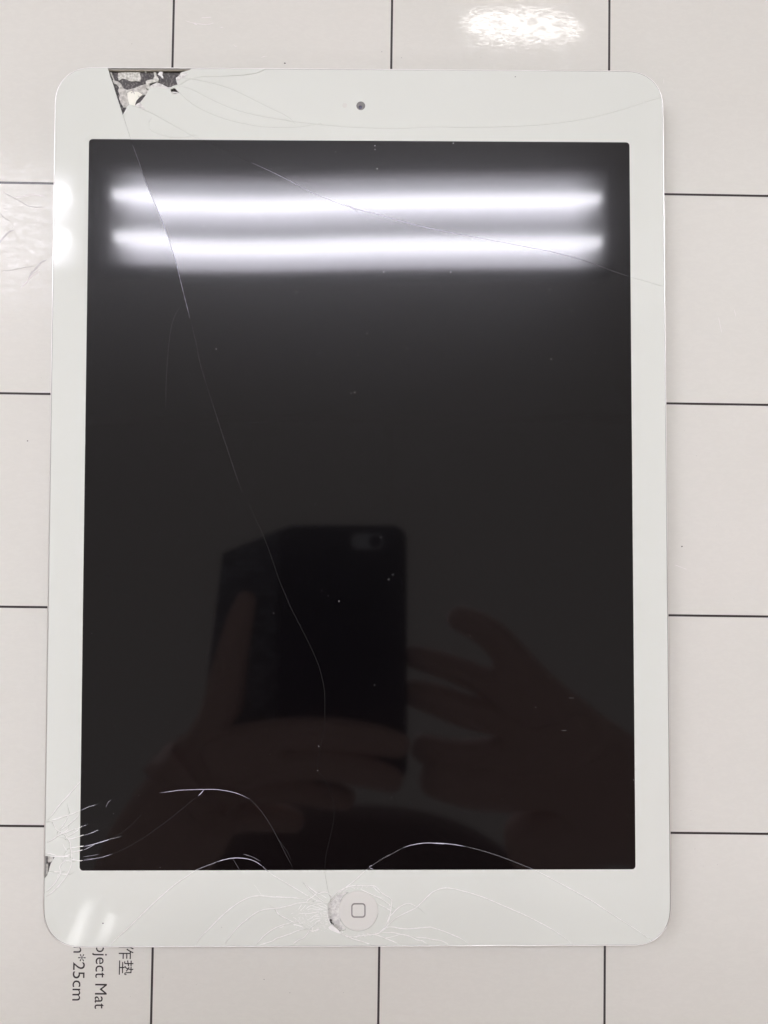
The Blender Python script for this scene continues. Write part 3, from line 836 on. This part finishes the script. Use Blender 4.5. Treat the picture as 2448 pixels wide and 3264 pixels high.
# ------------------------------------------------------------------ aluminium case
def off_loop(o, z): return [(p.x, p.y, z) for p in rrect(GHX + o, GHY + o, GR + o, 16)]
bm = bmesh.new()
prof = [(-1.5, GZ - 1.3), (-0.02, GZ - 1.3), (0.0, GZ - 0.22), (0.16, GZ - 0.20), (0.17, GZ - 0.14), (0.36, GZ - 0.15), (0.42, GZ - 0.42),
        (0.58, GZ - 0.95), (0.78, GZ - 1.6), (0.93, GZ - 2.5), (0.88, GZ - 3.5), (0.4, GZ - 4.8), (-0.8, GZ - 6.2), (-3.5, GZ - 7.2), (-9.0, GZ - 7.45), (-9.0, 0.02)]
mats = [1, 1, 1, 0, 2, 2, 0, 0, 0, 0, 0, 0, 0, 0, 0]
loft(bm, [off_loop(o, z) for o, z in prof], close_last=True, mats=mats)
case = link('aluminium_case', bm, [M_alu, M_gasket, M_chamfer], tablet, smooth=True)
for e in case.data.edges: pass
bm = bmesh.new(); prism(bm, [Vector(p[:2]) for p in off_loop(-0.5, 0)], GZ - 2.4, GZ - 1.45)
link('inner_frame', bm, M_dark_cav, tablet)

# ------------------------------------------------------------------ dust and marks
bm = bmesh.new()
specks = (vL([(687, 184), (1185, 187), (1248, 384), (1226, 410), (906, 497), (963, 528), (963, 524), (617, 588), (872, 468), (1150, 968), (1308, 1167), (855, 1290), (857, 1294), (850, 1420)])
          + vK([(205, 609), (559, 609), (1082, 702), (1315, 671), (1198, 813), (116, 933), (325, 1012), (31, 1250), (51, 1245), (1090, 1069)])
          + vJ([(1168, 716), (746, 1016), (1222, 1088), (1291, 1039), (1496, 1049)]) + vQ([(72, 88), (551, 418), (1016, 662), (935, 838), (1510, 1265)])
          + vC([(612, 590), (612, 615), (626, 742), (1130, 573)]) + vE([(945, 262), (1150, 238), (1135, 898), (725, 425)]))
for p in to_mm(specks): frag_bm(bm, p, random.uniform(0.08, 0.17), GZ, 0.05)
for _ in range(70):
    p = Vector((random.uniform(-72, 72), random.uniform(-96, 96))); frag_bm(bm, p, random.uniform(0.02, 0.06), GZ, 0.03)
for a, b in (vQ([(1135, 783), (1155, 781)]), vQ([(1090, 974), (1112, 974)])):
    for k in range(4): frag_bm(bm, to_mm([(a[0] + (b[0] - a[0]) * k / 3, a[1])])[0], 0.09, GZ, 0.04)
link('dust_specks', bm, M_dust, screen, kind='stuff')
bm = bmesh.new()
for p, r in zip(to_mm(vE([(632, 1390), (628, 1393)]) + vD([(112, 166), (108, 169)]) + vF([(222, 530)])), (0.22, 0.18, 0.2, 0.15, 0.1)): frag_bm(bm, p, r, GZ, 0.08)
link('dark_specks', bm, M_ddust, tablet, kind='stuff')

# ------------------------------------------------------------------ the mat
USE_ZF[0] = False
A = R_(-0.705)                                         # the mat lies turned by 0.7 degrees
mat_o = empty('grid_mat', 'white plastic work mat printed with a black square grid under the tablet', 'mat')
MZ = 0.0
def mrot(p): return Vector((p.x * math.cos(A) - p.y * math.sin(A), p.x * math.sin(A) + p.y * math.cos(A)))
def minv(p): return Vector((p.x * math.cos(A) + p.y * math.sin(A), -p.x * math.sin(A) + p.y * math.cos(A)))
bm = bmesh.new()
mo = [mrot(p) for p in rrect(126, 176, 6, 8, 0, 0)]
loft(bm, [[(p.x, p.y, -2.0) for p in mo], [(p.x, p.y, -0.25) for p in mo], [(p.x * .9985, p.y * .999, MZ) for p in mo]], close_last=True, close_first=True)
link('mat_sheet', bm, M_mat, mat_o)
# grid lines: measured crossings
vx = [minv(to_mm([(u, v)], -GZ)[0]).x for u, v in ((552, 100), (1248, 100), (1942, 100), (483, 3200), (1207, 3200), (1927, 3200))]
gx = [(vx[i] + vx[i + 3]) / 2 for i in range(3)]
hy = [minv(to_mm([(u, v)], -GZ)[0]).y for u, v in ((80, 583.5), (80, 1256), (80, 1935), (70, 2634), (2290, 622), (2290, 1287), (2290, 1963), (2290, 2655))]
gy = [(hy[i] + hy[i + 4]) / 2 for i in range(4)]
gx = [gx[0] - 62.1] + gx + [gx[2] + 62.1][:0]
gy = [gy[0] + 59.7] + gy + [gy[3] - 59.7]
LW = 0.31
x_lo, x_hi = gx[0], 122.0
for x in gx:
    lo, hi = (gy[-1], gy[0])
    bm = bmesh.new(); pts = [Vector((x - LW, lo)), Vector((x + LW, lo)), Vector((x + LW, hi)), Vector((x - LW, hi))]
    bm.faces.new([bm.verts.new((*mrot(p), MZ + 0.02)) for p in pts]); link('grid_line', bm, M_print, mat_o)
for y in gy:
    bm = bmesh.new(); pts = [Vector((x_lo - LW, y - LW)), Vector((x_hi, y - LW)), Vector((x_hi, y + LW)), Vector((x_lo - LW, y + LW))]
    bm.faces.new([bm.verts.new((*mrot(p), MZ + 0.035)) for p in pts]); link('grid_line', bm, M_print, mat_o)

def text_part(body, top_u, end_v, base_u, cap_u, anchor, fit_from):
    """text running down the photo (turned 90 degrees clockwise); base_u/cap_u = columns of baseline and cap height,
    end_v = row where the last letter ends, fit_from=(substring, row where that substring starts)"""
    cu = bpy.data.curves.new('printed_text', 'FONT'); cu.body = body; cu.size = 1.0; cu.resolution_u = 4
    ob = bpy.data.objects.new('tmp', cu); COL.objects.link(ob); bpy.context.view_layer.update()
    def ext(s):
        cu.body = s; bpy.context.view_layer.update()
        me = bpy.data.meshes.new_from_object(ob.evaluated_get(bpy.context.evaluated_depsgraph_get()))
        xs = [v.co.x for v in me.vertices]; ys = [v.co.y for v in me.vertices]
        return me, min(xs), max(xs), min(ys), max(ys)
    sub, row = fit_from
    _, sx0, sx1, sy0, sy1 = ext(sub)
    me, x0, x1, y0, y1 = ext(body)
    e = to_mm([(base_u, end_v)], -GZ)[0]; s = to_mm([(base_u, row)], -GZ)[0]
    kx = (s - e).length / (sx1 - sx0)
    cap = (to_mm([(cap_u, end_v)], -GZ)[0] - e).length
    _, _, _, ay0, ay1 = ext(anchor)
    ky = cap / (ay1 - ay0)
    oy = ay0
    bm = bmesh.new(); bm.from_mesh(me)
    for v in bm.verts:
        dx = (v.co.x - x1) * kx; dy = (v.co.y - oy) * ky
        w = Vector((dy, -dx))                       # reading direction = -y, letter tops = +x
        w = mrot(w)
        v.co = Vector((e.x + w.x, e.y + w.y, MZ + 0.03))
    # lift slightly above the grid
    bpy.data.objects.remove(ob)
    return link('printed_text', bm, M_print, mat_o)
def tt(x, y): return V(100, 2900, 3.6065, [(x, y)])[0]
text_part('工作垫', 0, tt(0, 750)[1], tt(1005, 0)[0], tt(1170, 0)[0], '垫', ('垫', tt(0, 580)[1]))
text_part('Project Mat', 0, tt(0, 1137)[1], tt(727, 0)[0], tt(862, 0)[0], 'M', ('ect Mat', tt(0, 545)[1]))
text_part('35cm*25cm', 0, tt(0, 1043)[1], tt(470, 0)[0], tt(606, 0)[0], '2', ('25cm', tt(0, 600)[1]))

# scratches, scuffs and creases pressed into the film, one with a painted highlight
def mline(px, w, h, m, name='crease', jag=0.3):
    bm = bmesh.new(); ridge(bm, smooth_line(to_mm(px, -GZ), 0.5), w, h, MZ + 0.01, True, jag); return link(name, bm, m, mat_o)
mline(vO([(-40, 1180), (0, 1110), (50, 1050), (90, 1000), (150, 950), (212, 930)]), 0.55, 0.03, M_crease)
mline(vO([(430, 1690), (480, 1600), (540, 1530), (640, 1420), (720, 1385)]), 0.50, 0.03, M_crease)
mline(vO([(320, 1810), (400, 1740), (480, 1640), (540, 1600), (610, 1540)]), 0.40, 0.06, M_scuff_glint, 'scuff_glint')  # white highlight beside the scratch above, painted as a pale line
mline(vO([(40, 340), (200, 430), (330, 500), (440, 560), (560, 578), (700, 578)]), 0.22, 0.05, M_crease)
mline(vO([(200, 432), (340, 415), (500, 392), (690, 408)]), 0.38, 0.06, M_scuff_glint, 'scuff_glint')
mline(vO([(0, 670), (60, 740), (150, 790)]), 0.2, 0.05, M_crease)
mline(vO([(0, 1560), (200, 1540), (380, 1500), (520, 1490)]), 0.16, 0.05, M_crease)
for px in ([(590, 66), (620, 74), (660, 78), (682, 73)], [(700, 87), (712, 87)], [(745, 143), (750, 148), (758, 146)], [(832, 184), (845, 179), (852, 180)], [(610, 72), (630, 80)], [(640, 57), (675, 55)]):
    mline(px, 0.22, 0.05, M_scuff_glint, 'scuff_glint', 0.5)
for px in ([(2115, 250), (2116, 268)], [(2290, 1010), (2300, 1060)], [(2150, 1800), (2190, 1815)], [(2340, 985), (2346, 1010)]):
    mline(px, 0.12, 0.03, M_scuff_glint, 'scuff_glint', 0.4)
bm = bmesh.new()
for p, r in zip(to_mm([(908, 202), (1217, 165), (1280, 184), (88, 1405), (2173, 1742), (924, 3164), (842, 3122), (520, 3115), (2215, 2706), (420, 140)], -GZ), (0.32, 0.12, 0.12, 0.28, 0.3, 0.14, 0.16, 0.1, 0.12, 0.1)):
    frag_bm(bm, p, r, MZ, 0.06)
for _ in range(90):
    frag_bm(bm, Vector((random.uniform(-105, 105), random.uniform(-140, 140))), random.uniform(0.03, 0.08), MZ, 0.03)
link('dark_specks', bm, M_ddust, mat_o, kind='stuff')

# ------------------------------------------------------------------ table under the mat
M_table = mat('table', (0.55, 0.53, 0.50), rough=0.5)
bm = bmesh.new(); loft(bm, [[(x, y, -30) for x, y in ((-700, -450), (700, -450), (700, 450), (-700, 450))], [(x, y, -2.05) for x, y in ((-700, -450), (700, -450), (700, 450), (-700, 450))]], True, True)
tag(link('table_top', bm, M_table), kind='structure')

# ------------------------------------------------------------------ the photographer's phone and hands, mirrored in the screen
M_phone = mat('navy_phone_case', (0.010, 0.012, 0.026), rough=0.6)
M_pcam = mat('grey_camera_plate', (0.60, 0.64, 0.70), rough=0.4)
M_skin = mat('skin', (0.72, 0.50, 0.44), rough=0.55)
phone = empty('smartphone', 'dark phone in an open wallet case mirrored in the lower half of the screen', 'phone', CAM_LOC)
def campt(x, y, z): return CAM_LOC + RM @ Vector((x, y, z))
bm = bmesh.new()
def ph_loop(hx, hy, r, z): return [campt(p.x, p.y, z) for p in rrect(hx, hy, r, 8, -17.5, -60.0)]
loft(bm, [ph_loop(33.5, 68, 8, 2.2), ph_loop(34.7, 69, 9, 3.5), ph_loop(34.7, 69, 9, 10.5), ph_loop(33.5, 68, 8, 11.5)], True, True)
link('phone_body', bm, M_phone, phone)
bm = bmesh.new(); loft(bm, [[campt(p.x, p.y, z) for p in rrect(8.8, 4.3, 4.2, 8, -4.2, 0.2)] for z in (2.3, 1.7)], True, True); plate = link('camera_plate', bm, M_pcam, phone)
bm = bmesh.new(); loft(bm, [[campt(3.4 * math.cos(a), 3.4 * math.sin(a), z) for a in [k * math.pi / 12 for k in range(24)]] for z in (1.8, 1.5)], True, True); link('lens', bm, M_phone, plate)
bm = bmesh.new(); fl = [(-50, 8), (-83, -6), (-93, -100), (-50, -128)]
loft(bm, [[campt(x, y, 9 + abs(x + 50) * -0.15) for x, y in fl], [campt(x, y, 11.5 + abs(x + 50) * -0.15) for x, y in fl]], True, True)
M_flap = mat('flap', (0.03, 0.033, 0.042), rough=0.5)
N_, L_, b_ = nodes(M_flap)
tc_ = N_.new('ShaderNodeTexCoord'); br_ = N_.new('ShaderNodeTexBrick'); br_.inputs['Scale'].default_value = 75
br_.inputs['Color1'].default_value = (0.28, 0.31, 0.36, 1); br_.inputs['Color2'].default_value = (0.07, 0.08, 0.10, 1); br_.inputs['Mortar'].default_value = (0.004, 0.004, 0.006, 1)
L_.new(tc_.outputs['Object'], br_.inputs['Vector']); L_.new(br_.outputs['Color'], b_.inputs['Base Color'])
link('case_flap', bm, M_flap, phone)

def skin_body(name, chains, parent):
    """one continuous skinned surface; chains share named joints"""
    names, co, rad, ed = {}, [], [], []
    for ch in chains:
        prev = None
        for nm, p, r in ch:
            if nm is None or nm not in names:
                co.append(p * MM - parent_world(parent)); rad.append(r * MM); idx = len(co) - 1
                if nm: names[nm] = idx
            else: idx = names[nm]
            if prev is not None: ed.append((prev, idx))
            prev = idx
    me = bpy.data.meshes.new(name); me.from_pydata(co, ed, [])
    o = bpy.data.objects.new(name, me); COL.objects.link(o); o.parent = parent
    sk = o.modifiers.new('skin', 'SKIN'); sk.use_smooth_shade = True
    for i, v in enumerate(me.skin_vertices[0].data): v.radius = (rad[i], rad[i]); v.use_root = (i == 0)
    ss = o.modifiers.new('sub', 'SUBSURF'); ss.levels = 1; ss.render_levels = 2
    me.materials.append(M_skin)
    return o
def j(u, v, h, r, nm=None): return (nm, mirrored(u, v, h), r)
def lp(x, y): return vL([(x, y)])[0]
def qp(x, y): return vQ([(x, y)])[0]
pl = empty('person', 'bare hands gripping the phone and dark jacket, mirrored in the lower screen', 'person', mirrored(1100, 2500, 240))
skin_body('hand', [
    [j(*lp(-120, 2150), 250, 34, 'arm0'), j(*lp(0, 1850), 240, 32, 'arm1'), j(*lp(140, 1560), 232, 27, 'wrist'), j(*lp(280, 1400), 230, 22, 'palm'), j(*lp(430, 1330), 226, 17, 'knuck')],
    [j(*lp(280, 1400), 230, 22, 'palm'), j(*lp(340, 1130), 236, 13, 'th1'), j(*lp(390, 850), 240, 10.5), j(*lp(440, 620), 242, 9), j(*lp(490, 460), 243, 6)],
    [j(*lp(430, 1330), 226, 17, 'knuck'), j(*lp(650, 1245), 222, 11), j(*lp(900, 1230), 220, 10), j(*lp(1150, 1255), 222, 9), j(*lp(1340, 1300), 226, 6.5)],
    [j(*lp(430, 1330), 226, 17, 'knuck'), j(*lp(640, 1370), 222, 11), j(*lp(880, 1370), 220, 10), j(*lp(1130, 1430), 222, 9), j(*lp(1300, 1490), 226, 6.5)],
    [j(*lp(280, 1400), 230, 22, 'palm'), j(*lp(480, 1500), 234, 12), j(*lp(700, 1490), 236, 10), j(*lp(900, 1540), 240, 9), j(*lp(1050, 1580), 242, 6)],
    [j(*lp(140, 1560), 232, 27, 'wrist'), j(*lp(420, 1640), 244, 11), j(*lp(620, 1660), 250, 9), j(*lp(780, 1700), 254, 6)],
], pl)
skin_body('hand', [
    [j(*qp(2000, 1750), 270, 36, 'arm0'), j(*qp(1650, 1480), 262, 34, 'arm1'), j(*qp(1330, 1230), 252, 29, 'wrist'), j(*qp(1060, 980), 246, 25, 'palm'), j(*qp(880, 760), 242, 18, 'knuck')],
    [j(*qp(880, 760), 242, 18, 'knuck'), j(*qp(800, 560), 240, 11), j(*qp(690, 410), 238, 9.5), j(*qp(540, 330), 236, 8.5), j(*qp(410, 290), 236, 6.5)],
    [j(*qp(880, 760), 242, 18, 'knuck'), j(*qp(700, 715), 244, 9), j(*qp(560, 655), 246, 8.5), j(*qp(400, 590), 248, 8), j(*qp(150, 520), 250, 7)],
    [j(*qp(1060, 980), 246, 25, 'palm'), j(*qp(760, 930), 244, 13), j(*qp(560, 880), 246, 10.5), j(*qp(380, 800), 248, 10), j(*qp(150, 730), 250, 8)],
    [j(*qp(1060, 980), 246, 25, 'palm'), j(*qp(820, 1120), 244, 17), j(*qp(640, 1160), 246, 14), j(*qp(440, 1130), 248, 10), j(*qp(200, 1050), 250, 8)],
    [j(*qp(1330, 1230), 252, 29, 'wrist'), j(*qp(1000, 1300), 246, 20), j(*qp(760, 1300), 244, 16), j(*qp(540, 1290), 244, 15), j(*qp(250, 1210), 248, 12)],
    [j(*qp(1330, 1230), 252, 29, 'wrist'), j(*qp(1150, 1480), 256, 30), j(*qp(950, 1640), 258, 24), j(*qp(760, 1720), 258, 15)],
], pl)
bm = bmesh.new()
bmesh.ops.create_icosphere(bm, subdivisions=5, radius=1.0)
cj = mirrored(1080, 3010, 520)
for v in bm.verts:
    k = 1 + 0.05 * math.sin(v.co.x * 7 + v.co.y * 4) + 0.03 * math.sin(v.co.y * 13 + v.co.x * 9)
    v.co = cj + Vector((v.co.x * 170 * k, v.co.y * 120 * k, v.co.z * 70))
link('jacket', bm, mat('brown_jacket', (0.16, 0.10, 0.09), rough=0.9), pl, smooth=True)
print('regions', nreg, 'shards', shard_objs, 'crack lines', ncr, 'objects', len(S.objects))
